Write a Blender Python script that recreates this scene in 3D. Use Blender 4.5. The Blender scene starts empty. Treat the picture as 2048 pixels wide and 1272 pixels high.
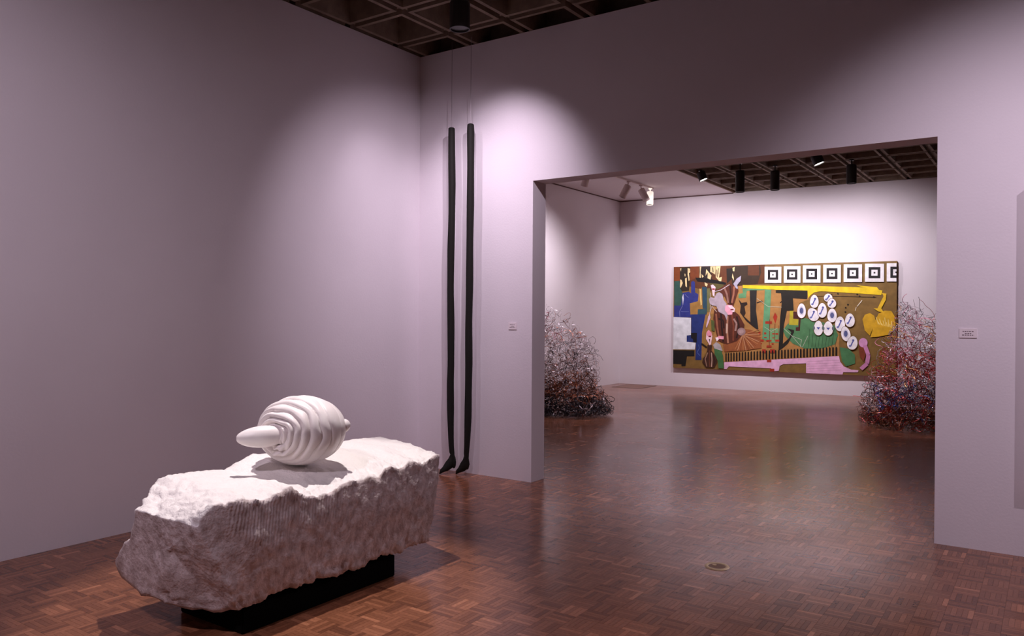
import bpy, bmesh, math, random
import numpy as np
from mathutils import Vector, Matrix, noise

random.seed(7)
RNG = np.random.default_rng(11)
scene = bpy.context.scene
COL = scene.collection
R = math.radians

# ------------------------------------------------------------------ camera
F_PX, PITCH, ROLL, YAW = 1572.2, 0.00359, 0.00662, 0.6034
CAM = Vector((5.200, -5.902, 1.5))
cd = bpy.data.cameras.new('gallery_camera')
cd.sensor_fit = 'HORIZONTAL'; cd.sensor_width = 36.0
cd.lens = 36.0 * F_PX / 2048.0
cd.shift_x = -1.67 / 2048.0
cd.clip_start = 0.05; cd.clip_end = 100
cam = bpy.data.objects.new('gallery_camera', cd); COL.objects.link(cam)
cam.matrix_world = (Matrix.Translation(CAM) @ Matrix.Rotation(YAW, 4, 'Z')
                    @ Matrix.Rotation(math.pi / 2 - PITCH, 4, 'X') @ Matrix.Rotation(ROLL, 4, 'Z'))
scene.camera = cam

# ------------------------------------------------------------------ world, exposure
w = bpy.data.worlds.new('gallery_world'); scene.world = w; w.use_nodes = True
w.node_tree.nodes['Background'].inputs[0].default_value = (0.30, 0.22, 0.25, 1)
w.node_tree.nodes['Background'].inputs[1].default_value = 0.10
scene.view_settings.view_transform = 'Standard'
scene.view_settings.look = 'None'
scene.view_settings.exposure = -0.12
scene.view_settings.gamma = 1.0
scene.view_settings.use_curve_mapping = False

# ------------------------------------------------------------------ lamps of the two galleries (ceiling spots, plus an added fill)
LAMP = (1.0, 0.84, 1.02)
def spot(name, loc, aim, watts, angle, blend=1.0, radius=0.05, color=LAMP):
    d = bpy.data.lights.new(name, 'SPOT')
    d.energy = watts; d.spot_size = R(angle); d.spot_blend = blend
    d.shadow_soft_size = radius; d.color = color
    o = bpy.data.objects.new(name, d); COL.objects.link(o)
    o.location = loc
    o.rotation_euler = (Vector(aim) - Vector(loc)).to_track_quat('-Z', 'Y').to_euler()
    return o
WARM = (1.0, 0.90, 0.90)
# front gallery
spot('spot_block', (1.72, -2.80, 3.86), (1.78, -3.02, 0.6), 470, 40, 0.5, 0.03, WARM)
spot('spot_left_wall_a', (2.5, -1.7, 3.86), (0.0, -0.10, 1.6), 230, 72)
spot('spot_left_wall_b', (2.6, -6.0, 3.86), (0.0, -4.4, 0.5), 270, 112)
spot('spot_legs_a', (0.62, -1.25, 3.86), (0.62, 0.0, 1.5), 70, 80)
spot('spot_legs_b', (1.22, -0.93, 3.74), (1.0, 0.0, 2.3), 66, 96)
spot('spot_right_wall_a', (6.9, -2.2, 3.86), (5.4, 0.0, 1.4), 175, 84, 1.0, 0.04)
spot('fill_spot_right_wall', (5.2, -2.7, 3.86), (5.1, 0.0, 1.3), 225, 80, 1.0, 0.06)  # added fill lamp, lowers the contrast of the wall piece's shadow
spot('spot_floor_front', (5.0, -4.3, 3.86), (4.75, -3.5, 0.0), 330, 72, 1.0, 0.1)
# far gallery
FARC = (1.0, 0.89, 0.99)
spot('spot_painting_a', (-0.85, 7.75, 3.80), (-0.9, 9.95, 1.7), 300, 124, color=FARC)
spot('spot_painting_b', (0.75, 7.95, 3.7), (0.6, 10.0, 1.7), 270, 124, color=FARC)
spot('spot_painting_c', (2.3, 8.1, 3.7), (2.2, 10.1, 1.7), 260, 124, color=FARC)
spot('spot_far_left_wall', (-1.0, 6.1, 3.72), (-2.78, 6.3, 1.5), 330, 104, color=FARC)
spot('spot_far_floor', (1.2, 4.4, 3.86), (1.2, 4.6, 0.0), 170, 110, 1.0, 0.1)
spot('spot_far_right', (5.7, 4.2, 3.86), (3.6, -0.8, 0.0), 330, 50, 1.0, 0.05)
spot('spot_bush_red', (3.2, 4.9, 3.86), (3.6, 6.2, 0.7), 260, 50)
spot('spot_bush_dark', (-0.4, 3.4, 3.86), (-0.9, 4.4, 0.6), 190, 46)

# ------------------------------------------------------------------ helpers
def srgb(r, g, b):
    def c(v):
        v /= 255.0
        return v / 12.92 if v <= 0.04045 else ((v + 0.055) / 1.055) ** 2.4
    return (c(r), c(g), c(b), 1.0)

def mat(name, color, rough=0.6, metal=0.0, spec=0.5, emit=None, estr=0.0):
    m = bpy.data.materials.new(name); m.use_nodes = True
    b = m.node_tree.nodes['Principled BSDF']
    b.inputs['Base Color'].default_value = color if len(color) == 4 else (*color, 1)
    b.inputs['Roughness'].default_value = rough
    b.inputs['Metallic'].default_value = metal
    b.inputs['Specular IOR Level'].default_value = spec
    if emit:
        b.inputs['Emission Color'].default_value = emit
        b.inputs['Emission Strength'].default_value = estr
    return m
def nodes(m): return m.node_tree.nodes, m.node_tree.links, m.node_tree.nodes['Principled BSDF']
def add_noise(m, scale, c1, c2, bump=0.0, bscale=None, detail=6.0, dist=0.02):
    N, L, b = nodes(m)
    geo = N.new('ShaderNodeNewGeometry')
    t = N.new('ShaderNodeTexNoise'); t.inputs['Scale'].default_value = scale; t.inputs['Detail'].default_value = detail
    L.new(geo.outputs['Position'], t.inputs['Vector'])
    r = N.new('ShaderNodeValToRGB'); r.color_ramp.elements[0].position = 0.35; r.color_ramp.elements[1].position = 0.65
    r.color_ramp.elements[0].color = c1; r.color_ramp.elements[1].color = c2
    L.new(t.outputs['Fac'], r.inputs['Fac']); L.new(r.outputs['Color'], b.inputs['Base Color'])
    if bump:
        t2 = N.new('ShaderNodeTexNoise'); t2.inputs['Scale'].default_value = bscale or scale * 6; t2.inputs['Detail'].default_value = 8
        L.new(geo.outputs['Position'], t2.inputs['Vector'])
        bm_ = N.new('ShaderNodeBump'); bm_.inputs['Strength'].default_value = bump; bm_.inputs['Distance'].default_value = dist
        L.new(t2.outputs['Fac'], bm_.inputs['Height']); L.new(bm_.outputs['Normal'], b.inputs['Normal'])
    return m

def link(name, me, parent=None):
    o = bpy.data.objects.new(name, me); COL.objects.link(o)
    if parent is not None: o.parent = parent
    return o
def from_bm(name, bm, m=None, parent=None, smooth=False):
    me = bpy.data.meshes.new(name); bm.normal_update(); bm.to_mesh(me); bm.free()
    if m is not None:
        for x in (m if isinstance(m, (list, tuple)) else [m]): me.materials.append(x)
    if smooth: me.polygons.foreach_set('use_smooth', [True] * len(me.polygons))
    return link(name, me, parent)
def empty(name, loc=(0, 0, 0)):
    o = bpy.data.objects.new(name, None); COL.objects.link(o); o.location = loc; o.empty_display_size = 0.1
    return o
def tag(o, label, cat, group=None):
    o['label'] = label; o['category'] = cat
    if group: o['group'] = group
    return o
def struct(o, label=None):
    o['kind'] = 'structure'
    if label: o['label'] = label
    return o
def box(bm, x0, x1, y0, y1, z0, z1, mi=0):
    v = [bm.verts.new(p) for p in ((x0, y0, z0), (x1, y0, z0), (x1, y1, z0), (x0, y1, z0), (x0, y0, z1), (x1, y0, z1), (x1, y1, z1), (x0, y1, z1))]
    for f in ((0, 3, 2, 1), (4, 5, 6, 7), (0, 1, 5, 4), (1, 2, 6, 5), (2, 3, 7, 6), (3, 0, 4, 7)):
        bm.faces.new([v[i] for i in f]).material_index = mi
def lathe(bm, prof, seg=24, M=Matrix.Identity(4), mi=0, cap=True):
    rings = []
    for r, z in prof:
        rings.append([bm.verts.new(M @ Vector((r * math.cos(2 * math.pi * k / seg), r * math.sin(2 * math.pi * k / seg), z))) for k in range(seg)])
    for a, b in zip(rings, rings[1:]):
        for k in range(seg):
            bm.faces.new((a[k], a[(k + 1) % seg], b[(k + 1) % seg], b[k])).material_index = mi
    if cap:
        bm.faces.new(rings[0][::-1]).material_index = mi; bm.faces.new(rings[-1]).material_index = mi
def tube(bm, pts, rad, seg=6, mi=0):
    pts = [Vector(p) for p in pts]; rings = []
    for i, p in enumerate(pts):
        d = (pts[min(i + 1, len(pts) - 1)] - pts[max(i - 1, 0)]).normalized()
        a = d.orthogonal().normalized(); b = d.cross(a)
        r = rad[i] if isinstance(rad, (list, tuple)) else rad
        rings.append([bm.verts.new(p + a * r * math.cos(2 * math.pi * k / seg) + b * r * math.sin(2 * math.pi * k / seg)) for k in range(seg)])
    for A, B in zip(rings, rings[1:]):
        for k in range(seg): bm.faces.new((A[k], A[(k + 1) % seg], B[(k + 1) % seg], B[k])).material_index = mi
    bm.faces.new(rings[0][::-1]); bm.faces.new(rings[-1])

_c, _s = math.cos(YAW), math.sin(YAW)
def project(x, y, z):
    """level-camera projection of world points (numpy ok) to the 2048x1272 frame, only used to decide what is in view"""
    dx, dy, dz = x - CAM.x, y - CAM.y, z - CAM.z
    rx = dx * _c + dy * _s; dep = -dx * _s + dy * _c
    d = np.where(np.abs(dep) < 1e-3, 1e-3, dep)
    return 1024 + F_PX * rx / d, 630 - F_PX * dz / d, dep

# ------------------------------------------------------------------ materials of the shell
M_wall = add_noise(mat('painted_wall', (0.75, 0.7, 0.72), 0.85, spec=0.2), 1.2, (0.74, 0.68, 0.71, 1), (0.77, 0.71, 0.74, 1), 0.05, 60)
M_whiteceil = mat('painted_ceiling', (0.70, 0.64, 0.66, 1), 0.9, spec=0.2)
M_conc = add_noise(mat('brown_concrete', (0.1, 0.07, 0.05), 0.8, spec=0.3), 9, (0.16, 0.115, 0.08, 1), (0.22, 0.16, 0.115, 1), 0.2, 50)
M_dark = mat('dark_reveal', (0.02, 0.016, 0.014, 1), 0.9)
M_reveal = mat('brown_reveal', srgb(96, 72, 70), 0.9)
HC = 4.0554                      # ceiling height
OX0, OX1, OH = 1.343, 4.551, 2.706   # opening in the dividing wall
TH = 0.214
BX, BY, BANG = -2.782, 9.862, R(3.15)   # far corner and slight skew of the far wall
def far_y(x): return BY + math.tan(BANG) * (x - BX)
FX1, FX0 = 10.0, 0.0             # front gallery
FY0 = -8.6
RX1 = 8.4                        # far gallery right wall

# ------------------------------------------------------------------ parquet floor
BS = 0.125; NF = 5
M_parquet = mat('parquet', (0.2, 0.09, 0.05), 0.30, spec=0.42)
N, L, b = nodes(M_parquet)
at = N.new('ShaderNodeAttribute'); at.attribute_name = 'tone'
ramp = N.new('ShaderNodeValToRGB')
ramp.color_ramp.elements[0].color = srgb(90, 55, 40); ramp.color_ramp.elements[1].color = srgb(194, 132, 98)
for pos, c in ((0.35, srgb(132, 84, 60)), (0.7, srgb(156, 102, 74))):
    e = ramp.color_ramp.elements.new(pos); e.color = c
L.new(at.outputs['Fac'], ramp.inputs['Fac'])
geo = N.new('ShaderNodeNewGeometry')
nz = N.new('ShaderNodeTexNoise'); nz.inputs['Scale'].default_value = 70; nz.inputs['Detail'].default_value = 4
L.new(geo.outputs['Position'], nz.inputs['Vector'])
big = N.new('ShaderNodeTexNoise'); big.inputs['Scale'].default_value = 0.9; big.inputs['Detail'].default_value = 3
L.new(geo.outputs['Position'], big.inputs['Vector'])
mx = N.new('ShaderNodeMix'); mx.data_type = 'RGBA'; mx.blend_type = 'MULTIPLY'; mx.inputs[0].default_value = 0.55
rg = N.new('ShaderNodeValToRGB'); rg.color_ramp.elements[0].position = .3; rg.color_ramp.elements[1].position = .7
rg.color_ramp.elements[0].color = (0.55, 0.5, 0.5, 1); rg.color_ramp.elements[1].color = (1, 1, 1, 1)
L.new(nz.outputs['Fac'], rg.inputs['Fac']); L.new(ramp.outputs['Color'], mx.inputs[6]); L.new(rg.outputs['Color'], mx.inputs[7])
L.new(mx.outputs[2], b.inputs['Base Color'])
mr = N.new('ShaderNodeMapRange'); mr.inputs['From Min'].default_value = 0.3; mr.inputs['From Max'].default_value = 0.7
mr.inputs['To Min'].default_value = 0.17; mr.inputs['To Max'].default_value = 0.25
L.new(big.outputs['Fac'], mr.inputs['Value']); L.new(mr.outputs['Result'], b.inputs['Roughness'])
M_screed = add_noise(mat('floor_screed', (0.12, 0.06, 0.04), 0.5), 14, srgb(70, 42, 30), srgb(110, 66, 46))

bm = bmesh.new()
box(bm, BX - 0.3, FX1 + 0.3, FY0 - 0.3, 11.2, -0.15, -0.0035)
floor = struct(from_bm('floor', bm, M_screed), 'brown oak mosaic parquet floor with a low gloss')

def finger_arrays(ox, oy, horiz, rng):
    """5 fingers of one parquet block: verts (40,3), quads (25,4), tones (40,)"""
    vs, fs, ts = [], [], []
    g = 0.0005; fw = BS / NF
    base_t = rng.normal(0, 0.08)
    for k in range(NF):
        a0, a1, b0, b1 = g, BS - g, k * fw + g, (k + 1) * fw - g
        tone = float(np.clip(0.47 + base_t + rng.normal(0, 0.15), 0.17, 1))
        zz = rng.uniform(-0.00010, 0.00010, 4)
        cs = [(a0, b0), (a1, b0), (a1, b1), (a0, b1)]
        n = len(vs)
        for zi, top in ((0, False), (1, True)):
            for q, (p, r) in enumerate(cs):
                x, y = (p, r) if horiz else (BS - r, p)
                vs.append((ox + x, oy + y, (zz[q] if top else -0.006)))
        fs += [(n + 4, n + 5, n + 6, n + 7)] + [(n + i, n + (i + 1) % 4, n + 4 + (i + 1) % 4, n + 4 + i) for i in range(4)]
        ts += [tone] * 8
    return vs, fs, ts
def parquet_mesh(name, blocks, rng):
    V, Fc, T = [], [], []
    for ox, oy, hz in blocks:
        v, f, t = finger_arrays(ox, oy, hz, rng)
        n = len(V); V += v; Fc += [tuple(i + n for i in q) for q in f]; T += t
    me = bpy.data.meshes.new(name); me.from_pydata(V, [], Fc)
    at_ = me.attributes.new('tone', 'FLOAT', 'POINT'); at_.data.foreach_set('value', T)
    me.materials.append(M_parquet)
    return me
blocks = []
for i in range(int((BX - 0.05) / BS) - 1, int(FX1 / BS) + 1):
    for j in range(int(FY0 / BS) - 1, int(11.0 / BS) + 1):
        x, y = i * BS, j * BS
        cx, cy = x + BS / 2, y + BS / 2
        if cy < 0.05 and (cx < -0.05): continue
        if cy > far_y(cx) + 0.1 or cx > RX1 and cy > 0.3: continue
        px, py, dep = project(cx, cy, 0.0)
        if dep < 0.6 or px < -500 or px > 2550 or py > 1750: continue
        if dep > 9 and (px < 1040 or px > 1930): continue
        blocks.append((float(px), float(py), x, y, (i + j) % 2 == 0))
def in_view(bk):
    px, py = bk[0], bk[1]
    if not (10 < px < 2038 and py < 1262): return False
    if 240 < px < 880 and py < 1290 - 0.33 * (px - 240) + 20 and py > 850: return False
    if 480 < px < 900 and py < 1272 - 0.43 * (px - 520): return False
    return True
vis = sorted([b_ for b_ in blocks if in_view(b_)], key=lambda b_: -b_[1])[:300]
vset = set((b_[2], b_[3]) for b_ in vis)
rest = [(b_[2], b_[3], b_[4]) for b_ in blocks if (b_[2], b_[3]) not in vset]
pf = link('parquet_field', parquet_mesh('parquet_field', rest, RNG), floor); pf['kind'] = 'stuff'
variants = [parquet_mesh('parquet_block', [(-BS / 2, -BS / 2, True)], RNG) for _ in range(16)]
for k, b_ in enumerate(vis):
    o = link('parquet_block', random.choice(variants), floor)
    o.location = (b_[2] + BS / 2, b_[3] + BS / 2, 0)
    o.rotation_euler.z = (0 if b_[4] else math.pi / 2) + (math.pi if random.random() < 0.5 else 0)

# ------------------------------------------------------------------ walls
def wall(name, boxes, label, m=M_wall, rot=None):
    bm = bmesh.new()
    for q in boxes: box(bm, *q)
    o = from_bm(name, bm, m)
    return struct(o, label)
HW = HC - 0.002
wall('wall_left', [(-0.2, 0.0, FY0, 0.0, -0.01, HW)], 'plain pale wall on the left behind the marble block')
def opening_wall():
    bm = bmesh.new()
    xs = [BX - 0.2, OX0, OX1, FX1]; zs = [-0.01, OH, HW]
    for y0, flip in ((0.0, False), (TH, True)):
        g = [[bm.verts.new((x, y0, z)) for z in zs] for x in xs]
        for i in range(3):
            for j in range(2):
                if i == 1 and j == 0: continue
                q = [g[i][j], g[i + 1][j], g[i + 1][j + 1], g[i][j + 1]]
                bm.faces.new(q[::-1] if flip else q)
        if not flip: A = g
        else: B = g
    def quad(a, b_): bm.faces.new((a[0], b_[0], b_[1], a[1]))
    bm.faces.new((A[1][0], A[1][1], B[1][1], B[1][0])); bm.faces.new((A[2][0], B[2][0], B[2][1], A[2][1]))
    bm.faces.new((A[1][1], A[2][1], B[2][1], B[1][1]))
    for i in range(3): bm.faces.new((A[i][2], A[i + 1][2], B[i + 1][2], B[i][2]))
    bm.faces.new((A[0][0], A[0][1], B[0][1], B[0][0])); bm.faces.new((A[0][1], A[0][2], B[0][2], B[0][1]))
    bm.faces.new((A[3][0], B[3][0], B[3][1], A[3][1])); bm.faces.new((A[3][1], B[3][1], B[3][2], A[3][2]))
    bmesh.ops.recalc_face_normals(bm, faces=bm.faces)
    return from_bm('wall_center', bm, M_wall)
struct(opening_wall(), 'pale dividing wall with a wide rectangular opening')
wall('wall_right', [(FX1, FX1 + 0.2, FY0, TH, -0.01, HW)], 'plain pale wall of the front gallery')
wall('wall_rear', [(-0.2, FX1 + 0.2, FY0 - 0.2, FY0, -0.01, HW)], 'plain pale wall behind the viewer')
wall('wall_far_left', [(BX - 0.2, BX, TH, BY + 0.3, -0.01, HW)], 'pale side wall of the far gallery')
wall('wall_far_right', [(RX1, RX1 + 0.2, TH, 11.0, -0.01, HW)], 'pale right wall of the far gallery')
bm = bmesh.new()
Lb = (RX1 + 0.2 - BX) / math.cos(BANG)
box(bm, -0.0, Lb, 0, 0.2, -0.01, HW)
far = struct(from_bm('wall_far', bm, M_wall), 'brightly lit pale far wall behind the long painting')
far.location = (BX, BY, 0); far.rotation_euler.z = BANG

# ------------------------------------------------------------------ coffered ceilings
PX, PY = 0.622, 0.617
def coffer_bm(bm, cx=0, cy=0, cz=0, px=PX, py=PY):
    fx, fy = px / 2, py / 2
    rings = []
    for dx, dz in ((0.0, 0.05), (0.030, 0.05), (0.032, 0.0), (0.068, 0.0), (0.074, 0.03), (0.13, 0.33)):
        rings.append([bm.verts.new((cx + sx * (fx - dx), cy + sy * (fy - dx), cz + dz)) for sx, sy in ((-1, -1), (1, -1), (1, 1), (-1, 1))])
    for A, B in zip(rings, rings[1:]):
        for k in range(4): bm.faces.new((A[k], B[k], B[(k + 1) % 4], A[(k + 1) % 4]))
    bm.faces.new(rings[-1][::-1])
def coffered(root, x_line, y_line, x0, x1, y0, y1, px, py):
    bm = bmesh.new(); coffer_bm(bm, px=px, py=py)
    bmesh.ops.recalc_face_normals(bm, faces=bm.faces)
    me = bpy.data.meshes.new('coffer'); bm.to_mesh(me); bm.free(); me.materials.append(M_conc)
    restbm = bmesh.new(); n = 0
    i = int(math.floor((x0 - x_line) / px))
    while x_line + i * px < x1:
        cx = x_line + (i + 0.5) * px; j = int(math.floor((y0 - y_line) / py))
        while y_line + j * py < y1:
            cy = y_line + (j + 0.5) * py
            u, v, d = project(cx, cy, HC)
            ok = d > 0.5 and -60 < u < 2110 and v > -90
            if ok and cy > 1: ok = 1330 < u < 1930 and v > 270
            if ok: 
                o = link('coffer', me, root); o.location = (cx, cy, HC); n += 1
            else: coffer_bm(restbm, cx, cy, HC, px, py)
            j += 1
        i += 1
    bmesh.ops.recalc_face_normals(restbm, faces=restbm.faces)
    o = from_bm('coffer_field', restbm, M_conc, root); o['kind'] = 'stuff'
    return n
bm = bmesh.new(); box(bm, -1.2, FX1 + 1, FY0 - 1, 0.5, HC + 0.335, HC + 0.5)
ceil = struct(from_bm('ceiling', bm, M_dark), 'dark brown coffered concrete ceiling of the front gallery')
coffered(ceil, 0.645, -0.352, 0.0, FX1, FY0, 0.0, PX, PY)
WEDGE = -0.265
bm = bmesh.new(); box(bm, WEDGE - 1.0, RX1 + 1, 0.5, 11.6, HC + 0.336, HC + 0.5)
ceil2 = struct(from_bm('ceiling_far', bm, M_dark), 'dark brown coffered concrete ceiling of the far gallery')
coffered(ceil2, 0.45 - 0.63, -0.352 + 2 * PY, WEDGE + 0.2, RX1, 0.89, 11.0, 0.63, PY)
bm = bmesh.new(); box(bm, BX - 0.2, WEDGE, TH, 10.6, HC - 0.004, HC + 0.3)
cw = struct(from_bm('ceiling_white', bm, M_whiteceil), 'smooth pale ceiling panel beside the coffers in the far gallery')
bm = bmesh.new(); box(bm, WEDGE, WEDGE + 0.03, TH, 10.6, HC - 0.006, HC + 0.05)
struct(from_bm('trim_1', bm, mat('ochre_trim', srgb(120, 88, 60), 0.7)), 'brown edging between the pale ceiling panel and the coffers')
# dark trim where the pale panel meets the walls
bm = bmesh.new(); box(bm, BX, BX + 0.012, TH, BY, HC - 0.024, HC - 0.004)
struct(from_bm('trim_2', bm, M_reveal), 'dark reveal at the top of the far side wall')
bm = bmesh.new(); box(bm, 0, (WEDGE - BX) / math.cos(BANG), -0.012, 0, HC - 0.024, HC - 0.004)
t3 = struct(from_bm('trim_3', bm, M_reveal), 'dark reveal at the top of the far wall'); t3.location = (BX, BY, 0); t3.rotation_euler.z = BANG

# ------------------------------------------------------------------ marble block
M_rock = mat('white_marble_rough', (0.8, 0.75, 0.72), 0.55, spec=0.4)
N, L, b = nodes(M_rock)
geo = N.new('ShaderNodeNewGeometry'); at = N.new('ShaderNodeAttribute'); at.attribute_name = 'raw'
n1 = N.new('ShaderNodeTexNoise'); n1.inputs['Scale'].default_value = 16; n1.inputs['Detail'].default_value = 9; n1.inputs['Roughness'].default_value = 0.65
mp = N.new('ShaderNodeMapping'); mp.inputs['Scale'].default_value = (1.2, 1.3, 1.0)
L.new(geo.outputs['Position'], mp.inputs['Vector']); L.new(mp.outputs['Vector'], n1.inputs['Vector'])
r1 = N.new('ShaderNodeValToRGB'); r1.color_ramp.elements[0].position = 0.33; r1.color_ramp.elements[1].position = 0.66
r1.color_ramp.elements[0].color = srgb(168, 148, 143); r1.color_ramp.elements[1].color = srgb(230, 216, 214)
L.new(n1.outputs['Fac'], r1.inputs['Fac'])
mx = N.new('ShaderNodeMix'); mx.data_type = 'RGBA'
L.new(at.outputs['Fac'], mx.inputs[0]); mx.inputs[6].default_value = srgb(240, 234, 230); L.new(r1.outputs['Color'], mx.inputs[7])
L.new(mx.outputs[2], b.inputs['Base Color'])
# claw-chisel grooves (near-vertical) mixed with crystalline grain as fine relief
wv = N.new('ShaderNodeTexWave'); wv.wave_type = 'BANDS'; wv.bands_direction = 'Y'; wv.inputs['Scale'].default_value = 18; wv.inputs['Distortion'].default_value = 1.2
mp2 = N.new('ShaderNodeMapping'); mp2.inputs['Rotation'].default_value = (R(12), 0, 0)
L.new(geo.outputs['Position'], mp2.inputs['Vector']); L.new(mp2.outputs['Vector'], wv.inputs['Vector'])
at2 = N.new('ShaderNodeAttribute'); at2.attribute_name = 'claw'
mul = N.new('ShaderNodeMath'); mul.operation = 'MULTIPLY'; L.new(wv.outputs['Fac'], mul.inputs[0]); L.new(at2.outputs['Fac'], mul.inputs[1])
mul.use_clamp = True
n2 = N.new('ShaderNodeTexNoise'); n2.inputs['Scale'].default_value = 60; n2.inputs['Detail'].default_value = 8
L.new(geo.outputs['Position'], n2.inputs['Vector'])
ad = N.new('ShaderNodeMath'); ad.operation = 'MULTIPLY_ADD'; ad.inputs[1].default_value = 0.9
L.new(n2.outputs['Fac'], ad.inputs[0]); L.new(mul.outputs[0], ad.inputs[2])
bp = N.new('ShaderNodeBump'); bp.inputs['Strength'].default_value = 0.55; bp.inputs['Distance'].default_value = 0.012
L.new(ad.outputs[0], bp.inputs['Height']); L.new(bp.outputs['Normal'], b.inputs['Normal'])

def lerp_tab(tab, t):
    return float(np.interp(t, [p[0] for p in tab], [p[1] for p in tab]))
FT = [(-3.848, .545), (-3.80, .548), (-3.755, .590), (-3.706, .632), (-3.576, .642), (-3.473, .611), (-3.39, .625), (-3.316, .646), (-3.24, .592), (-3.147, .565), (-3.038, .582), (-2.967, .606), (-2.819, .603), (-2.71, .596), (-2.662, .645), (-2.546, .621), (-2.46, .643), (-2.353, .615), (-2.261, .648), (-2.205, .653)]
FB = [(-3.85, .135), (-3.668, .142), (-3.513, .151), (-3.245, .157), (-3.016, .146), (-2.855, .136), (-2.747, .158), (-2.5, .136), (-2.34, .145), (-2.2, .15)]
BT = [(-3.80, .562), (-3.716, .590), (-3.652, .63), (-3.553, .664), (-3.414, .657), (-3.267, .641), (-3.203, .663), (-3.098, .700), (-2.989, .69), (-2.348, .681), (-2.05, .668)]
def nz3(x, y, z, s, o=4):
    return noise.fractal(Vector((x * s, y * s, z * s)), 0.8, 2.1, o)
def sstep(t):
    t = min(1.0, max(0.0, t)); return t * t * (3 - 2 * t)
def make_block():
    NS = 190
    NFr, NT, NB, NBo = 26, 44, 16, 12
    ring_n = NFr + NT + NB + NBo
    V, RAW, CLAW = [], [], []
    rings = []
    def pos(k, q):
        # k along the block 0..1 ; q index round the section -> point before displacement
        e = max(0.0, 1 - k / 0.13)                       # 1 at the left end, 0 past 13 %
        e2 = e * e * (3 - 2 * e)
        er = max(0.0, (k - 0.9) / 0.1)
        yc = -3.80 + 1.60 * k
        zt, zb, zk = lerp_tab(FT, yc), lerp_tab(FB, yc), lerp_tab(BT, yc)
        xf_t, xf_b = 2.125 - 0.06 * e2, 2.125
        xk_t = 1.45 + 0.15 * e2
        if q < NFr:                                      # front face, bottom to top
            t = q / (NFr - 1)
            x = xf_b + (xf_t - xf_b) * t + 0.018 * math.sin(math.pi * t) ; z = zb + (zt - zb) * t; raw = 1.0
        elif q < NFr + NT:                               # worked top, front to back
            t = (q - NFr + 1) / NT
            x = xf_t + (xk_t - xf_t) * t
            z = zt + (zk - zt) * (1 - (1 - t) ** 1.7) + 0.004 * math.sin(math.pi * t)
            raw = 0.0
        elif q < NFr + NT + NB:                          # back, top to bottom, with the low lobe at the left end
            t = (q - NFr - NT + 1) / NB
            z = zk + (0.15 - zk) * t
            lobe = math.exp(-((z - 0.25) / 0.13) ** 2)
            x = xk_t - 0.03 * math.sin(math.pi * t) - 0.2 * e2 * lobe
            if z < 0.22: x += 0.9 * (0.22 - z) 
            raw = 0.6
        else:                                            # underside
            t = (q - NFr - NT - NB + 1) / (NBo + 1)
            x0 = xk_t + 0.063 - 0.2 * e2 * math.exp(-((0.15 - 0.25) / 0.13) ** 2)
            x = x0 + (xf_b - x0) * t; z = 0.15 + (zb - 0.15) * t - 0.02 * e2 * math.sin(math.pi * t); raw = 1.0
        # skew of the two ends
        h = (z - 0.14) / 0.5
        y_end = -3.80 - 0.05 * h + 0.15 * sstep((x - 1.72) / 0.42) * (1 - min(1, h)) 
        y_r = -2.21 - 0.11 * (1 - h) + 0.17 * (2.13 - x) / 0.7
        y = y_end * (1 - k) + y_r * k
        return Vector((x, y, z)), raw
    for s in range(NS):
        k = s / (NS - 1)
        ring = []
        for q in range(ring_n):
            p, raw = pos(k, q)
            ring.append(len(V)); V.append(p); RAW.append(raw)
        rings.append(ring)
    faces = []
    for A, B in zip(rings, rings[1:]):
        for q in range(ring_n):
            faces.append((A[q], A[(q + 1) % ring_n], B[(q + 1) % ring_n], B[q]))
    # caps: shrink rings to the centre
    for ring, sgn in ((rings[0], -1), (rings[-1], 1)):
        c = sum((V[i] for i in ring), Vector()) / len(ring)
        prev = ring; NR = 24
        for r in range(1, NR):
            t = r / NR
            cur = []
            for i in ring:
                p = V[i].lerp(c, t); p.y += sgn * (0.03 if sgn > 0 else 0.02) * math.sin(t * math.pi / 2) ** 0.6
                cur.append(len(V)); V.append(p); RAW.append(1.0)
            for q in range(ring_n):
                f = (prev[q], cur[q], cur[(q + 1) % ring_n], prev[(q + 1) % ring_n])
                faces.append(f if sgn > 0 else f)
            prev = cur
        ci = len(V); V.append(c + Vector((0, sgn * 0.03, 0))); RAW.append(1.0)
        for q in range(ring_n): faces.append((prev[q], ci, prev[(q + 1) % ring_n]))
    me = bpy.data.meshes.new('marble_block'); me.from_pydata([tuple(v) for v in V], [], faces)
    bm = bmesh.new(); bm.from_mesh(me); bmesh.ops.recalc_face_normals(bm, faces=bm.faces); bm.normal_update()
    bm.verts.ensure_lookup_table()
    n_side = NS * ring_n
    new = []
    for vi, (v, raw) in enumerate(zip(bm.verts, RAW)):
        p = v.co; n_ = v.normal
        up = max(0.0, n_.z)
        a = nz3(p.x, p.y, p.z, 5, 4)
        c2 = nz3(p.x + 7, p.y, p.z, 17, 4)
        d3 = nz3(p.x, p.y + 3, p.z + 5, 42, 3)
        if up > 0.45:                                    # pointed / chiselled top
            leftend = max(0.0, min(1.0, (-3.45 - p.y) / 0.25)) 
            frontrim = max(0.0, min(1.0, (p.x - 1.86) / 0.2))
            rough = 0.40 + 1.3 * max(leftend, frontrim)
            d = 0.010 * a + rough * (0.010 * c2 + 0.004 * d3)
        else:
            d = 0.010 * a + (0.006 * c2 + 0.0025 * d3 if vi < n_side else 0.003 * c2 + 0.0012 * d3)
            if p.z < 0.2: d += 0.012 * c2
        new.append(p + n_ * d)
        zt = lerp_tab(FT, p.y)
        CLAW.append(max(0.0, min(1.0, 1 - (zt - p.z - 0.12 - 0.08 * a) / 0.05)) * (0.45 * sstep((p.y + 3.74) / 0.1) * sstep((-2.9 - p.y) / 0.25) if up < 0.4 else 0.0))
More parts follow.
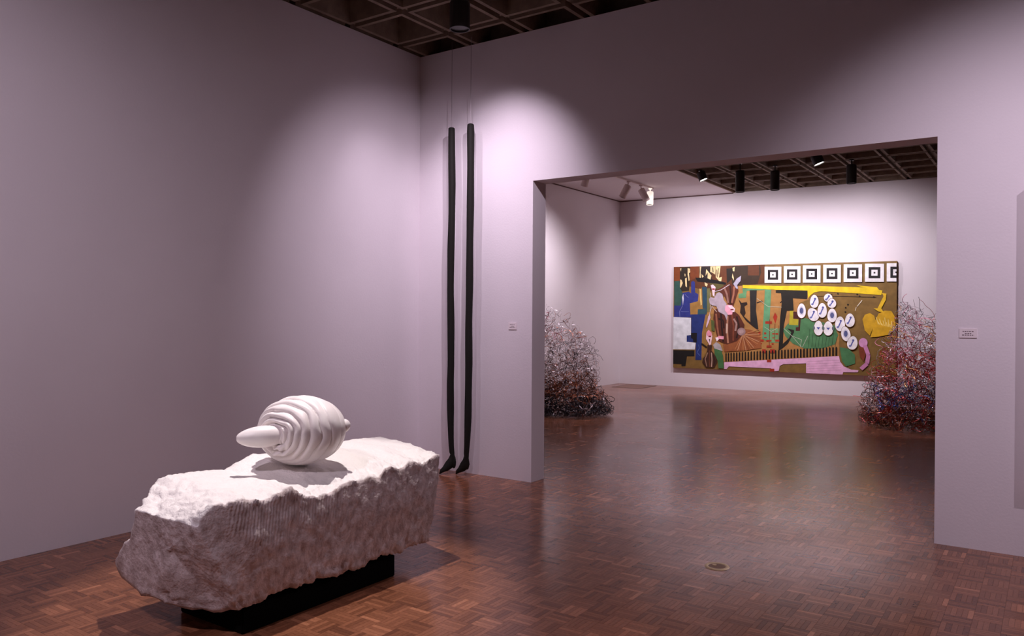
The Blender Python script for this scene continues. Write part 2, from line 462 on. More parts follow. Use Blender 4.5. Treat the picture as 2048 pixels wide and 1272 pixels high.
    for v, p in zip(bm.verts, new): v.co = p
    bm.to_mesh(me); bm.free()
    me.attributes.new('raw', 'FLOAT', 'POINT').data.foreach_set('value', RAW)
    me.attributes.new('claw', 'FLOAT', 'POINT').data.foreach_set('value', CLAW)
    me.materials.append(M_rock)
    me.polygons.foreach_set('use_smooth', [True] * len(me.polygons))
    o = link('marble_block', me)
    return tag(o, 'long rough-hewn white marble block with a chiselled top, raised off the floor', 'stone block')
block = make_block()
bm = bmesh.new(); box(bm, 1.60, 2.095, -3.60, -2.57, 0.0, 0.122)
bmesh.ops.bevel(bm, geom=bm.edges[:], offset=0.006, segments=2, affect='EDGES')
tag(from_bm('block_base', bm, mat('black_base', (0.003, 0.003, 0.003, 1), 0.95, spec=0.05)), 'low black base hidden in shadow under the marble block', 'base')

# ------------------------------------------------------------------ twisted marble carving on the block
M_carv = add_noise(mat('polished_marble', (0.85, 0.8, 0.78), 0.38, spec=0.4), 5, srgb(236, 226, 224), srgb(244, 238, 236))
def make_carving():
    root = empty('marble_carving', (1.80, -3.00, 0.68))
    tag(root, 'smooth white twisted egg-shaped carving with a pointed tip on the marble block', 'sculpture')
    right = Vector((math.cos(YAW), math.sin(YAW), 0)); toward = Vector((math.sin(YAW), -math.cos(YAW), 0)); up = Vector((0, 0, 1))
    ctr = Vector((0, 0, 0.181))
    SA, SB, SC = 0.238, 0.188, 0.205                         # half length, height, depth of the egg
    th = R(33)                                               # pole of the folds, turned left of the viewer
    pole = Vector((-math.sin(th), -0.02, math.cos(th))).normalized()   # (right, up, toward) components
    q1 = Vector((0, 1, 0)); q1 = (q1 - pole * q1.dot(pole)).normalized(); q2 = q1.cross(pole)     # q1 up, q2 to the right
    NTt, NP = 380, 300
    V = []
    for i in range(NTt):
        al = math.pi * (0.012 + 0.986 * (i / (NTt - 1)))
        for j in range(NP):
            ph = 2 * math.pi * j / NP                        # 0 = up, growing to the right
            dr = pole * math.cos(al) + (q1 * math.cos(ph) + q2 * math.sin(ph)) * math.sin(al)
            n1 = noise.noise(dr * 1.7 + Vector((3, 1, 7))); n2_ = noise.noise(dr * 3.2 + Vector((9, 4, 2)))
            front = 1 - sstep((al - 0.7) / 1.3)
            ecc = al + 0.12 * math.sin(ph - 0.6) * sstep(al / 0.5) * front * -1 + 0.14 * n1 + 0.025 * n2_
            ring = 12.0 * (1 - math.exp(-max(ecc, 0) * 0.66)) + 2.0 * ph / (2 * math.pi)
            w_ = ring % 1.0
            lip = math.sin(math.pi * min(1.0, w_ ** 0.75)) ** 0.62
            mod = 0.8 + 0.5 * n2_
            amp = (0.020 + 0.125 * front) * mod * sstep(al / 0.12)
            r_ = 1.0 + amp * (lip - 0.72) - 0.30 * math.exp(-(al / 0.34) ** 2)
            for a0, a1, a2, wd, ht in ((0.40, 0.40, 0.66, 0.050, 0.075), (0.26, 0.29, 0.52, 0.042, 0.065), (0.60, 0.56, 0.80, 0.060, 0.06)):
                u_ = (math.degrees(ph) - 25) / 185.0              # crossing folds from upper right round to lower left
                if 0 < u_ < 1:
                    ar = a0 + (a1 - a0) * min(1, u_ * 2) if u_ < .5 else a1 + (a2 - a1) * (u_ - .5) * 2
                    r_ += ht * math.exp(-((al - ar) / wd) ** 2) * sstep(u_ / 0.2) * sstep((1 - u_) / 0.2)
            r_ += 0.03 * n1
            dd = dr * r_
            V.append(ctr + right * (dd.x * SA) + up * (dd.y * SB) + toward * (dd.z * SC))
    faces = []
    for i in range(NTt - 1):
        for j in range(NP):
            faces.append((i * NP + j, i * NP + (j + 1) % NP, (i + 1) * NP + (j + 1) % NP, (i + 1) * NP + j))
    faces.append(tuple(range((NTt - 1) * NP, NTt * NP)))
    me = bpy.data.meshes.new('folded_body'); me.from_pydata([tuple(v) for v in V], [], faces); me.materials.append(M_carv)
    bm = bmesh.new(); bm.from_mesh(me); bmesh.ops.remove_doubles(bm, verts=bm.verts, dist=1e-5); bmesh.ops.recalc_face_normals(bm, faces=bm.faces); bm.to_mesh(me); bm.free()
    me.polygons.foreach_set('use_smooth', [True] * len(me.polygons))
    link('folded_body', me, root)
    # tip
    tn = R(24)
    na = (-right * math.cos(tn) + toward * math.sin(tn)); na.z = -0.03; na.normalize()
    u1 = Vector((0, 0, 1)); u1 = (u1 - na * u1.dot(na)).normalized(); u2 = na.cross(u1)
    Mx = Matrix(((u2.x, u1.x, na.x, 0), (u2.y, u1.y, na.y, 0), (u2.z, u1.z, na.z, 0), (0, 0, 0, 1)))
    Mx = Matrix.Translation(ctr - right * 0.060 + toward * 0.135 - up * 0.006) @ Mx
    bm = bmesh.new()
    prof = [(r_, z_ * 0.90) for r_, z_ in ((0.036, 0.0), (0.048, 0.04), (0.055, 0.08), (0.0575, 0.11), (0.0565, 0.145), (0.052, 0.18), (0.0445, 0.212), (0.035, 0.238), (0.025, 0.256), (0.017, 0.265), (0.010, 0.269), (0.0075, 0.268), (0.0065, 0.256), (0.001, 0.25))]
    lathe(bm, prof, 40, Mx); bmesh.ops.recalc_face_normals(bm, faces=bm.faces)
    from_bm('pointed_tip', bm, M_carv, root, True)
    bm = bmesh.new()
    bmesh.ops.create_uvsphere(bm, u_segments=24, v_segments=16, radius=0.036)
    bmesh.ops.translate(bm, verts=bm.verts, vec=ctr + right * 0.222 + up * 0.022 - toward * 0.03)
    from_bm('rear_knob', bm, M_carv, root, True)
    return root
make_carving()

# ------------------------------------------------------------------ two hanging legs
M_leg = mat('black_leg', (0.011, 0.010, 0.008, 1), 0.7, spec=0.2)
M_wire = mat('hanging_wire', (0.35, 0.3, 0.32, 1), 0.4, 0.6)
def make_leg(shaft, ankle, toe, heel, label):
    root = empty('hanging_leg', (toe[0], toe[1], 0)); tag(root, label, 'leg sculpture', 'pair of hanging black legs')
    o = Vector(root.location)
    tp, an, he = Vector(toe), Vector(ankle), Vector(heel)
    fd = (tp - he); fd.z = 0; fd.normalize(); sd = Vector((-fd.y, fd.x, 0))
    secs = []                                            # (centre, forward half, side half)
    for x, y, z in shaft: secs.append((Vector((x, y, z)), 0.028, 0.028, fd, Vector((0, 0, 0))))
    bm = bmesh.new(); rings = []
    SEG = 18
    def ring(c, a, ra, b_, rb):
        rings.append([bm.verts.new(c - o + a * ra * math.cos(2 * math.pi * k / SEG) + b_ * rb * math.sin(2 * math.pi * k / SEG)) for k in range(SEG)])
    # rounded blunt top
    c0, r0 = secs[0][0], 0.027
    ring(c0 + Vector((0, 0, 0.004)), fd, 0.022, sd, 0.022)
    ring(c0 + Vector((0, 0, -0.004)), fd, 0.031, sd, 0.031)
    pts = [s[0] for s in secs]
    zs = [p.z for p in pts]
    n = 46
    for i in range(1, n):
        z = zs[0] + (zs[-1] - zs[0]) * i / (n - 1)
        x = float(np.interp(-z, [-q for q in zs], [p.x for p in pts])); y = float(np.interp(-z, [-q for q in zs], [p.y for p in pts]))
        wob = 0.0012 * math.sin(z * 9 + x * 40)
        rr = 0.0335 + wob - (0.008 * max(0, (0.6 - z) / 0.4))
        ring(Vector((x, y, z)), fd, rr, sd, rr)
    # ankle to toe: sections turn from horizontal to upright
    foot = [(0.00, 0.026, 0.024), (0.25, 0.040, 0.026), (0.5, 0.044, 0.028), (0.72, 0.032, 0.026), (0.88, 0.019, 0.019), (1.0, 0.004, 0.005)]
    a_start = Vector((0, 0, 1))
    mid = an.lerp(tp, 0.45) + Vector((0, 0, 0.02)) - fd * 0.012
    for t, ra, rb in foot:
        c = (an * (1 - t) ** 2 + mid * 2 * t * (1 - t) + tp * t * t)
        tan = ((mid - an) * (1 - t) + (tp - mid) * t).normalized()
        fwd = tan.cross(sd).normalized()
        if fwd.dot(fd) < 0: fwd = -fwd
        c = c - fwd * (ra * 0.55 if 0.2 < t < 0.8 else 0.0)
        if t == 1.0: c = Vector((tp.x, tp.y, 0.005))
        ring(c, fwd, ra, sd, rb)
    for A, B in zip(rings, rings[1:]):
        for k in range(SEG): bm.faces.new((A[k], A[(k + 1) % SEG], B[(k + 1) % SEG], B[k]))
    bm.faces.new(rings[0]); bm.faces.new(rings[-1][::-1])
    bmesh.ops.recalc_face_normals(bm, faces=bm.faces)
    from_bm('leg', bm, M_leg, root, True)
    # heel
    bm = bmesh.new()
    hp = Vector(heel) + fd * 0.016
    lathe(bm, [(0.004, 0.0), (0.012, 0.006), (0.019, 0.03), (0.022, 0.06), (0.015, 0.1), (0.004, 0.13)], 14, Matrix.Translation(hp - o))
    from_bm('heel', bm, M_leg, root, True)
    bm = bmesh.new(); top = secs[0][0]
    tube(bm, [top - o, Vector((top.x, top.y, HC + 0.02)) - o], 0.0022, 5)
    from_bm('hanging_wire', bm, M_wire, root)
make_leg([(.499, -.12, 3.262), (.503, -.12, 2.974), (.509, -.12, 2.727), (.508, -.12, 2.425), (.500, -.12, 2.083), (.498, -.12, 1.74), (.506, -.12, 1.402), (.509, -.12, 1.036), (.503, -.12, .853), (.509, -.12, .518), (.517, -.12, .29), (.526, -.118, .20)],
         (.530, -.115, .165), (.455, -.214, .004), (.555, -.098, .052),
         'tall thin black leg with a pointed foot, hanging nearest the room corner')
make_leg([(.726, -.12, 3.268), (.729, -.12, 2.95), (.729, -.12, 2.546), (.725, -.12, 2.141), (.725, -.12, 1.737), (.718, -.12, 1.405), (.723, -.12, 1.045), (.719, -.12, .775), (.717, -.12, .535), (.708, -.12, .309), (.699, -.118, .21)],
         (.694, -.112, .17), (.585, -.128, .004), (.705, -.088, .055),
         'tall thin black leg with a pointed foot, hanging nearer the wide opening')

# ------------------------------------------------------------------ wall labels
M_card = mat('label_card', srgb(232, 220, 222), 0.7); M_ink = mat('label_ink', srgb(110, 92, 98), 0.8)
def wall_label(M, wd, ht, label):
    root = empty('wall_label'); root.matrix_world = M; tag(root, label, 'label', 'small printed wall labels')
    bm = bmesh.new(); box(bm, -wd / 2, wd / 2, -0.006, 0, -ht / 2, ht / 2)
    from_bm('card', bm, M_card, root)
    for k, (zz, ww) in enumerate(((0.2, 0.62), (-0.02, 0.36), (-0.2, 0.68))):
        bm = bmesh.new(); n = 7; x = -wd * ww / 2
        while x < wd * ww / 2:
            l_ = random.uniform(0.006, 0.014)
            box(bm, x, min(x + l_, wd * ww / 2), -0.0066, -0.0060, ht * zz - 0.0025, ht * zz + 0.0025); x += l_ + 0.004
        from_bm('text_line', bm, M_ink, root)
wall_label(Matrix.Translation((1.132, 0, 1.401)), 0.088, 0.062, 'tiny white label on the wall between the black legs and the opening')
wall_label(Matrix.Translation((4.737, 0, 1.402)), 0.100, 0.060, 'white printed label on the wall right of the opening')
wall_label(Matrix.Translation((3.20, far_y(3.20), 1.415)) @ Matrix.Rotation(BANG, 4, 'Z'), 0.12, 0.08, 'tiny white label on the far wall just right of the painting')

# box-shaped wall piece just past the right edge of the photo; its shadow is in the photo
bm = bmesh.new(); box(bm, 5.062, 6.3, -0.075, 0, 0.42, 2.33)
tag(from_bm('wall_relief', bm, M_card), 'pale box-shaped wall piece at the right edge casting a soft straight shadow', 'wall piece')

# ------------------------------------------------------------------ floor outlet and floor plate
root = empty('floor_outlet', (3.543, -1.321, 0)); tag(root, 'round brass floor outlet set in the parquet', 'floor outlet')
M_brass = mat('old_brass', srgb(205, 182, 140), 0.45, 0.1)
bm = bmesh.new(); lathe(bm, [(0.050, 0.0), (0.053, 0.004), (0.069, 0.005), (0.074, 0.0)], 36, cap=False); from_bm('ring', bm, M_brass, root, True)
bm = bmesh.new(); lathe(bm, [(0.0515, -0.002), (0.0515, 0.0015), (0.048, 0.002)], 36); from_bm('cover', bm, mat('outlet_cover', srgb(120, 90, 70), 0.5, 0.1), root)
bm = bmesh.new(); lathe(bm, [(0.013, 0.002), (0.013, 0.0045), (0.010, 0.005)], 16, Matrix.Translation((-0.02, 0.012, 0))); from_bm('screw_plug', bm, M_brass, root)
root = empty('floor_plate', (-2.2, 9.35, 0)); tag(root, 'flat rectangular brown access plate in the floor at the far corner', 'floor plate')
bm = bmesh.new(); box(bm, -0.25, 0.35, -0.42, 0.40, -0.003, 0.002); from_bm('plate', bm, mat('plate', srgb(120, 84, 66), 0.45), root)
bm = bmesh.new()
for q in ((-0.27, 0.37, -0.44, -0.42), (-0.27, 0.37, 0.40, 0.42), (-0.27, -0.25, -0.42, 0.40), (0.35, 0.37, -0.42, 0.40)): box(bm, *q, -0.003, 0.003)
from_bm('frame', bm, mat('plate_frame', srgb(60, 42, 34), 0.5), root)

# ------------------------------------------------------------------ ceiling spotlights
M_can = mat('dark_can', (0.018, 0.015, 0.013, 1), 0.5); M_canw = mat('white_can', srgb(205, 186, 182), 0.5)
M_lens = mat('lit_lens', (1, 0.95, 0.9, 1), 0.4, emit=(1, 0.93, 0.88, 1), estr=9.0)
M_canw_glow = mat('white_can_added_glow', srgb(240, 228, 215), 0.5, emit=(1, 0.9, 0.8, 1), estr=0.9)  # emission stands in for a nearby lamp's light on the housing
M_lensoff = mat('lens_dark', (0.05, 0.045, 0.04, 1), 0.3)
def can(name, loc, aim, length, rad, m, lens, label, group, stem=None):
    """hanging tubular spotlight: canopy at loc (ceiling), tube pointing along aim"""
    root = empty(name, loc); tag(root, label, 'spotlight', group)
    d = Vector(aim).normalized()
    q = (-d).to_track_quat('Z', 'Y').to_matrix().to_4x4()
    top = Vector((0, 0, -(stem or 0.10)))
    bm = bmesh.new(); lathe(bm, [(0.035, -0.02), (0.035, 0.0)], 16); 
    from_bm('canopy', bm, m, root)
    bm = bmesh.new(); tube(bm, [(0, 0, 0), top + d * 0.03], 0.011, 8); from_bm('stem', bm, m, root)
    bm = bmesh.new()
    Mx = Matrix.Translation(top) @ q
    lathe(bm, [(rad * 0.55, 0.0), (rad * 0.9, -0.008), (rad, -0.03), (rad, -length), (rad * 0.9, -length), (rad * 0.88, -length + 0.03)], 28, Mx, cap=False)
    lathe(bm, [(rad * 0.55, 0.0), (0.001, 0.0005)], 28, Mx, cap=False)
    from_bm('housing', bm, m, root, False)
    bm = bmesh.new(); lathe(bm, [(rad * 0.885, -length + 0.012), (rad * 0.885, -length + 0.020)], 28, Mx); from_bm('lens', bm, lens, root)
    return root
G1 = 'dark tubular ceiling spotlights'
can('ceiling_spotlight', (0.888, 6.97, HC), (0, 0, -1), 0.36, 0.075, M_can, M_lensoff, 'dark tubular spotlight hanging by the pale ceiling panel, leftmost of three', G1, 0.13)
can('ceiling_spotlight', (1.306, 7.5, HC), (0, 0, -1), 0.33, 0.075, M_can, M_lensoff, 'dark tubular spotlight in the far gallery, middle one of three', G1, 0.09)
can('ceiling_spotlight', (2.477, 7.68, HC), (0, 0, -1), 0.31, 0.078, M_can, M_lensoff, 'dark tubular spotlight in the far gallery, nearest the right jamb', G1, 0.08)
can('ceiling_spotlight', (1.235, -0.93, HC), (0, 0, -1), 0.235, 0.082, M_can, M_lensoff, 'large dark tubular spotlight under the front ceiling above the black legs', G1, 0.02)
can('ceiling_spotlight', (0.09, 7.25, HC), (0.35, 0.075, -0.92), 0.16, 0.075, M_can, M_lens, 'dark spotlight with a glowing lens beside the pale ceiling panel', G1, 0.03)
can('ceiling_spotlight', (2.12, 6.82, HC), (0.35, 0.075, -0.92), 0.16, 0.085, M_can, M_lens, 'dark spotlight with a glowing lens close above the opening', G1, 0.03)
bm = bmesh.new(); box(bm, -0.018, 0.018, -1.95, 0.07, -0.03, 0)
rail = from_bm('track_rail', bm, M_canw); rail.location = (-1.39, 8.46, HC - 0.004)
tag(rail, 'thin white track rail on the pale ceiling panel', 'lighting track')
G2 = 'white track spotlights'
TZ = HC - 0.034
can('track_spotlight', (-1.39, 7.45, TZ), (-0.42, -0.2, -0.9), 0.26, 0.068, M_canw, M_lensoff, 'white track spotlight aimed at the side wall, nearest the lintel', G2, 0.07)
can('track_spotlight', (-1.39, 7.98, TZ), (0.40, 0.25, -0.9), 0.26, 0.066, M_canw, M_lensoff, 'white tilted track spotlight, middle one on the rail', G2, 0.07)
can('track_spotlight', (-1.39, 8.41, TZ), (0.02, -0.12, -1), 0.27, 0.066, M_canw_glow, M_lensoff, 'bright upright white track spotlight at the end of the rail', G2, 0.06)
can('track_spotlight', (-1.90, 6.75, HC - 0.004), (-0.35, 0.1, -0.9), 0.16, 0.066, M_canw, M_lensoff, 'white spotlight half hidden by the lintel over the left jamb', G2, 0.02)

# ------------------------------------------------------------------ painting
def H_from(src, dst):
    A = []
    for (x, y), (u, v) in zip(src, dst):
        A.append([x, y, 1, 0, 0, 0, -u * x, -u * y, -u]); A.append([0, 0, 0, x, y, 1, -v * x, -v * y, -v])
    return np.linalg.svd(np.array(A))[2][-1].reshape(3, 3)
PW, PH = 4.30, 2.145
HM = H_from([(78, 138), (1905, 85), (1905, 1027), (72, 965)], [(0, PH), (PW, PH), (PW, 0), (0, 0)])
def P3(x, y):
    q = HM @ np.array([x, y, 1.0]); return (float(np.clip(q[0] / q[2], 0.002, PW - 0.002)), float(np.clip(q[1] / q[2], 0.002, PH - 0.002)))
def PA(x, y): return P3(x * .3703 + 81.9, y * .3703 + 102.4)
def PB(x, y): return P3(x * .4346 + 41, y * .4346 + 491.5)
def PC(x, y): return P3(x * .612 + 614.4, y * .612 + 245.8)
pm = {}
def paint(rgb):
    if rgb not in pm:
        c = srgb(*rgb); m = mat('paint_%d_%d_%d' % rgb, c, 0.55, spec=0.35)
        add_noise(m, 9, tuple(v * 0.86 for v in c[:3]) + (1,), tuple(min(1, v * 1.1) for v in c[:3]) + (1,))
        pm[rgb] = m
    return pm[rgb]
PD = 0.07
proot = empty('painting', (0, 0, 0))
px0 = -1.505
proot.matrix_world = Matrix.Translation((px0, far_y(px0), 0.405)) @ Matrix.Rotation(BANG, 4, 'Z')
tag(proot, 'long collage-like abstract painting with square targets, eggs and a picket fence on the far wall', 'painting')
bm = bmesh.new(); box(bm, 0, PW, -PD, -0.005, 0, PH)
from_bm('canvas', bm, [paint((126, 98, 50))], proot)
LAY = [0]
class Shapes:
    def __init__(s): s.bm = bmesh.new(); s.mats = []
    def poly(s, pts, rgb, conv=None):
        LAY[0] += 1
        pts = [conv(*p) for p in pts] if conv else pts
        m = paint(rgb)
        if m not in s.mats: s.mats.append(m)
        a = sum(p[0] * q[1] - q[0] * p[1] for p, q in zip(pts, pts[1:] + pts[:1]))
        if a < 0: pts = pts[::-1]
        y = -PD - 0.0004 - LAY[0] * 0.00007
        f = s.bm.faces.new([s.bm.verts.new((x, y, z)) for x, z in pts]); f.material_index = s.mats.index(m)
    def rect(s, x0, y0, x1, y1, rgb, conv): s.poly([(x0, y0), (x1, y0), (x1, y1), (x0, y1)], rgb, conv)
    def oval(s, cx, cy, rx, ry, rgb, conv=P3, rot=0, n=22, e=0.0):
        c, sn = math.cos(rot), math.sin(rot); pts = []
        for k in range(n):
            a = 2 * math.pi * k / n
            x, y = rx * math.cos(a) * (1 + e * math.sin(a)), ry * math.sin(a)
            pts.append((cx + x * c - y * sn, cy + x * sn + y * c))
        s.poly(pts, rgb, conv)
    def line(s, pts, wd, rgb, conv=P3):
        pts = [Vector(conv(*p)) for p in pts]
        for a, b_ in zip(pts, pts[1:]):
            d = (b_ - a)
            if d.length < 1e-5: continue
            n_ = Vector((-d.y, d.x)).normalized() * wd / 2
            s.poly([tuple(a + n_), tuple(a - n_), tuple(b_ - n_), tuple(b_ + n_)], rgb)
    def done(s, name):
        s.bm.normal_update(); bmesh.ops.triangulate(s.bm, faces=s.bm.faces, ngon_method='EAR_CLIP')
        o = from_bm(name, s.bm, s.mats, proot); return o
S = Shapes()
# colour fields
S.poly([(330, 600), (360, 500), (600, 290), (1180, 315), (1190, 400), (1110, 430), (1120, 560), (1440, 640), (1440, 870), (500, 915), (310, 760)], (170, 124, 68), P3)
S.poly([(78, 138), (830, 118), (830, 272), (640, 288), (420, 335), (300, 320), (78, 262)], (92, 52, 24), P3)
S.poly([(560, 130), (790, 122), (800, 180), (770, 275), (640, 285), (560, 290)], (56, 42, 26), P3)
S.rect(690, 126, 782, 205, (96, 54, 28), P3)
S.poly([(130, 110), (360, 95), (350, 380), (330, 620), (150, 640), (125, 540)], (46, 38, 26), PA)
S.rect(0, 100, 128, 405, (126, 64, 28), PA)
S.poly([(362, 92), (560, 85), (560, 320), (480, 345), (352, 390)], (118, 60, 26), PA)
S.poly([(560, 85), (830, 78), (840, 390), (560, 390)], (42, 32, 30), PA)
S.poly([(1035, 70), (1160, 66), (1160, 440), (1045, 425)], (102, 56, 28), PA)
S.poly([(1168, 130), (1300, 118), (1310, 330), (1180, 460)], (34, 28, 20), PA)
S.poly([(800, 440), (1100, 450), (1100, 520), (960, 590), (800, 480)], (92, 84, 44), PA)
S.poly([(470, 330), (700, 340), (1000, 395), (1160, 440), (1150, 485), (800, 445), (520, 420)], (20, 16, 14), PA)
for pl in ([(130, 130), (162, 120), (150, 195)], [(135, 370), (165, 380), (192, 450), (150, 550), (130, 550)], [(230, 240), (252, 250), (250, 302), (235, 300)],
           [(240, 350), (280, 330), (288, 545), (250, 520)], [(300, 120), (350, 130), (357, 210), (330, 230), (347, 390), (320, 400), (300, 250)],
           [(570, 88), (606, 88), (590, 200), (596, 335), (565, 330), (575, 200)], [(612, 250), (662, 300), (625, 332)],
           [(715, 140), (832, 280), (810, 372), (745, 340), (750, 210), (700, 290)], [(810, 80), (920, 75), (915, 262), (860, 222), (805, 202)],
           [(925, 75), (1036, 70), (1020, 200), (1000, 330), (1066, 310), (1050, 412), (1000, 400), (930, 320)],
           [(1300, 110), (1352, 90), (1342, 190), (1310, 180)], [(1300, 230), (1332, 330), (1332, 392), (1290, 320)], [(680, 430), (750, 470), (730, 530), (690, 500)]):
    S.poly(pl, (226, 206, 150), PA)
S.poly([(850, 100), (868, 100), (880, 210), (860, 210)], (60, 45, 35), PA); S.poly([(945, 150), (962, 150), (970, 330), (952, 300)], (90, 62, 42), PA)
S.poly([(985, 120), (998, 120), (990, 260), (978, 250)], (60, 45, 35), PA); S.poly([(205, 330), (235, 330), (240, 470), (215, 470)], (30, 26, 20), PA)
S.poly([(0, 410), (122, 400), (132, 560), (185, 660), (150, 955), (0, 955)], (52, 88, 78), PA)
S.poly([(0, 950), (150, 950), (185, 670), (330, 640), (380, 680), (382, 430), (420, 400), (465, 430), (470, 660), (545, 700), (545, 850), (350, 900), (360, 1150), (700, 1140), (690, 1275), (390, 1275), (385, 1212), (0, 1204)], (46, 56, 128), PA)
S.poly([(420, 80), (700, 70), (690, 90), (625, 430), (615, 942), (500, 942), (510, 610), (335, 600), (335, 480), (420, 472)], (36, 52, 112), PB)
S.poly([(690, 90), (860, 60), (870, 420), (720, 640), (800, 660), (640, 900), (615, 900), (625, 430)], (152, 114, 58), PB)
S.poly([(415, 430), (530, 430), (525, 612), (460, 610), (455, 545), (415, 530)], (22, 20, 26), PB)
S.poly([(350, 900), (530, 852), (545, 700), (620, 545), (640, 1022), (530, 1030), (525, 1142), (365, 1146)], (162, 122, 62), PA)
S.poly([(565, 570), (598, 580), (622, 930), (590, 945), (575, 760)], (216, 188, 112), PA)
S.poly([(625, 530), (730, 540), (735, 1022), (640, 1012)], (42, 74, 90), PA)
S.poly([(530, 1032), (735, 1022), (728, 1140), (525, 1142)], (48, 82, 90), PA)
S.poly([(732, 570), (800, 560), (790, 1080), (740, 1092)], (112, 112, 68), PA)
S.poly([(180, 760), (205, 690), (215, 800), (195, 945)], (215, 218, 225), PA)
S.line([(190, 950), (120, 1080), (130, 1200)], 0.008, (130, 140, 185), PA); S.line([(240, 700), (320, 775)], 0.008, (120, 130, 180), PA); S.line([(150, 1085), (330, 1085)], 0.008, (110, 120, 170), PA)
S.poly([(0, 130), (415, 145), (415, 470), (333, 480), (333, 600), (505, 615), (490, 745), (0, 742)], (220, 224, 226), PB)
S.poly([(0, 757), (480, 762), (480, 872), (340, 872), (310, 1062), (235, 1062), (235, 1026), (0, 1016)], (22, 22, 20), PB)
S.line([(560, 650), (575, 720), (530, 800), (590, 860)], 0.01, (90, 110, 170), PB)
S.done('painted_fields')
# forest, fence, bars
S = Shapes()
S.poly([(50, 105), (355, 112), (350, 128), (110, 140), (100, 232), (0, 238), (0, 180), (60, 170)], (96, 146, 100), PC)
S.poly([(355, 110), (440, 110), (425, 400), (415, 600), (425, 830), (320, 780), (340, 420)], (94, 150, 106), PC)
S.poly([(420, 640), (560, 640), (545, 830), (425, 830)], (110, 150, 100), PC)
S.poly([(980, 650), (1020, 600), (1130, 545), (1250, 570), (1400, 610), (1432, 690), (1405, 765), (1300, 800), (1160, 802), (1060, 760), (1000, 700)], (78, 126, 82), P3)
S.poly([(150, 130), (245, 130), (235, 400), (272, 675), (200, 612), (160, 560), (155, 300)], (38, 36, 34), PC)
S.poly([(0, 250), (40, 300), (110, 290), (122, 320), (80, 350), (97, 440), (75, 480), (150, 550), (272, 672), (200, 622), (100, 540), (20, 430), (30, 340)], (46, 32, 24), PC)
S.poly([(500, 130), (640, 125), (650, 105), (755, 108), (760, 128), (925, 130), (920, 247), (730, 236), (740, 400), (650, 405), (610, 600), (597, 845), (680, 770), (710, 690), (655, 640), (747, 660), (747, 692), (667, 842), (592, 908), (540, 942), (545, 800), (560, 500), (580, 300), (570, 170), (500, 166)], (34, 31, 24), PC)
S.line([(245, 300), (320, 275)], 0.02, (46, 32, 24), PC); S.line([(560, 300), (590, 270)], 0.02, (40, 32, 24), PC)
S.poly([(690, 405), (737, 405), (737, 510), (806, 515), (800, 597), (680, 592)], (176, 164, 44), PC)
S.poly([(735, 415), (842, 420), (836, 510), (825, 672), (770, 672), (770, 625), (805, 620), (808, 515), (735, 510)], (72, 32, 28), PC)
S.poly([(490, 425), (523, 480), (495, 577), (465, 490)], (165, 48, 28), PC)
for q in ((360, 545, 450, 580), (270, 690, 300, 722), (345, 695, 375, 720), (455, 703, 485, 722), (498, 703, 533, 725), (278, 790, 340, 818), (375, 795, 445, 818), (495, 790, 550, 818),
          (380, 868, 445, 898), (270, 835, 290, 852), (300, 835, 316, 850), (448, 838, 474, 855), (345, 755, 380, 768), (455, 760, 490, 772)):
    S.rect(*q, (166, 50, 30), PC)
S.line([(420, 520), (415, 900)], 0.012, (120, 60, 36), PC); S.line([(490, 577), (488, 800)], 0.010, (120, 60, 36), PC); S.line([(540, 600), (535, 800)], 0.008, (140, 70, 40), PC)
for pl in ([(245, 240), (320, 290), (400, 350), (580, 355)], [(350, 620), (440, 680), (520, 640)], [(610, 640), (720, 740), (850, 890)], [(930, 740), (860, 890)], [(720, 740), (850, 790), (830, 880)]):
    S.line(pl, 0.007, (188, 196, 172), PC)
for k in range(9):
    S.line([(1200 + k * 28, 640 + (k % 3) * 30), (1190 + k * 27, 790)], 0.006, (48, 78, 52), P3)
S.poly([(648, 283), (920, 290), (1180, 288), (1635, 300), (1575, 283), (1745, 298), (1762, 320), (1790, 325), (1780, 362), (1640, 352), (1290, 332), (1235, 342), (1205, 365), (1186, 390), (1180, 327), (920, 322), (650, 308)], (236, 202, 34), P3)
S.line([(1250, 372), (1500, 374), (1740, 380)], 0.008, (50, 40, 24), P3)
for x, y in ((1335, 358), (1428, 352), (1605, 372), (1720, 378), (1585, 356), (1492, 465), (1510, 440), (1530, 515), (1490, 500), (1376, 360)):
    S.oval(x, y, 7, 6, (30, 24, 18))
S.line([(1585, 455), (1625, 405)], 0.014, (225, 215, 190)); S.line([(1570, 490), (1578, 460)], 0.01, (215, 205, 180)); S.line([(1545, 540), (1550, 600)], 0.01, (190, 170, 120))
# pink comb-like strip
S.poly([(497, 918), (880, 895), (1440, 860), (1450, 905), (1480, 945), (1540, 970), (1600, 975), (1595, 992), (1475, 992), (1470, 1012), (1172, 1002), (1172, 922), (985, 930), (955, 945), (948, 985), (885, 992), (885, 965), (535, 952), (518, 974), (497, 974)], (226, 178, 208), P3)
for yy in (900, 920, 940, 960, 980): S.line([(1180, yy + 8), (1440 + (yy - 900) * 0.3, yy - 6)], 0.006, (190, 140, 165))
for q in ((385, 1060, 445, 1095), (425, 1180, 485, 1218), (320, 920, 368, 968), (428, 920, 490, 968)): S.rect(*q, (160, 48, 30), PC)
S.poly([(1445, 788), (1520, 800), (1570, 850), (1572, 920), (1500, 946), (1465, 900)], (72, 122, 78), P3)
S.done('painted_landscape')
for k in range(37):
    u = k / 36.0; x = 513 + (1418 - 513) * (u ** 1.06) ; y0 = 838 + (782 - 838) * u; y1 = 912 + (858 - 912) * u; wv_ = 5.2 + 1.6 * u
    S = Shapes(); S.poly([(x - wv_, y1), (x - wv_, y0 + 10), (x, y0), (x + wv_, y0 + 10), (x + wv_, y1)], (20, 18, 14), P3); S.done('painted_picket')
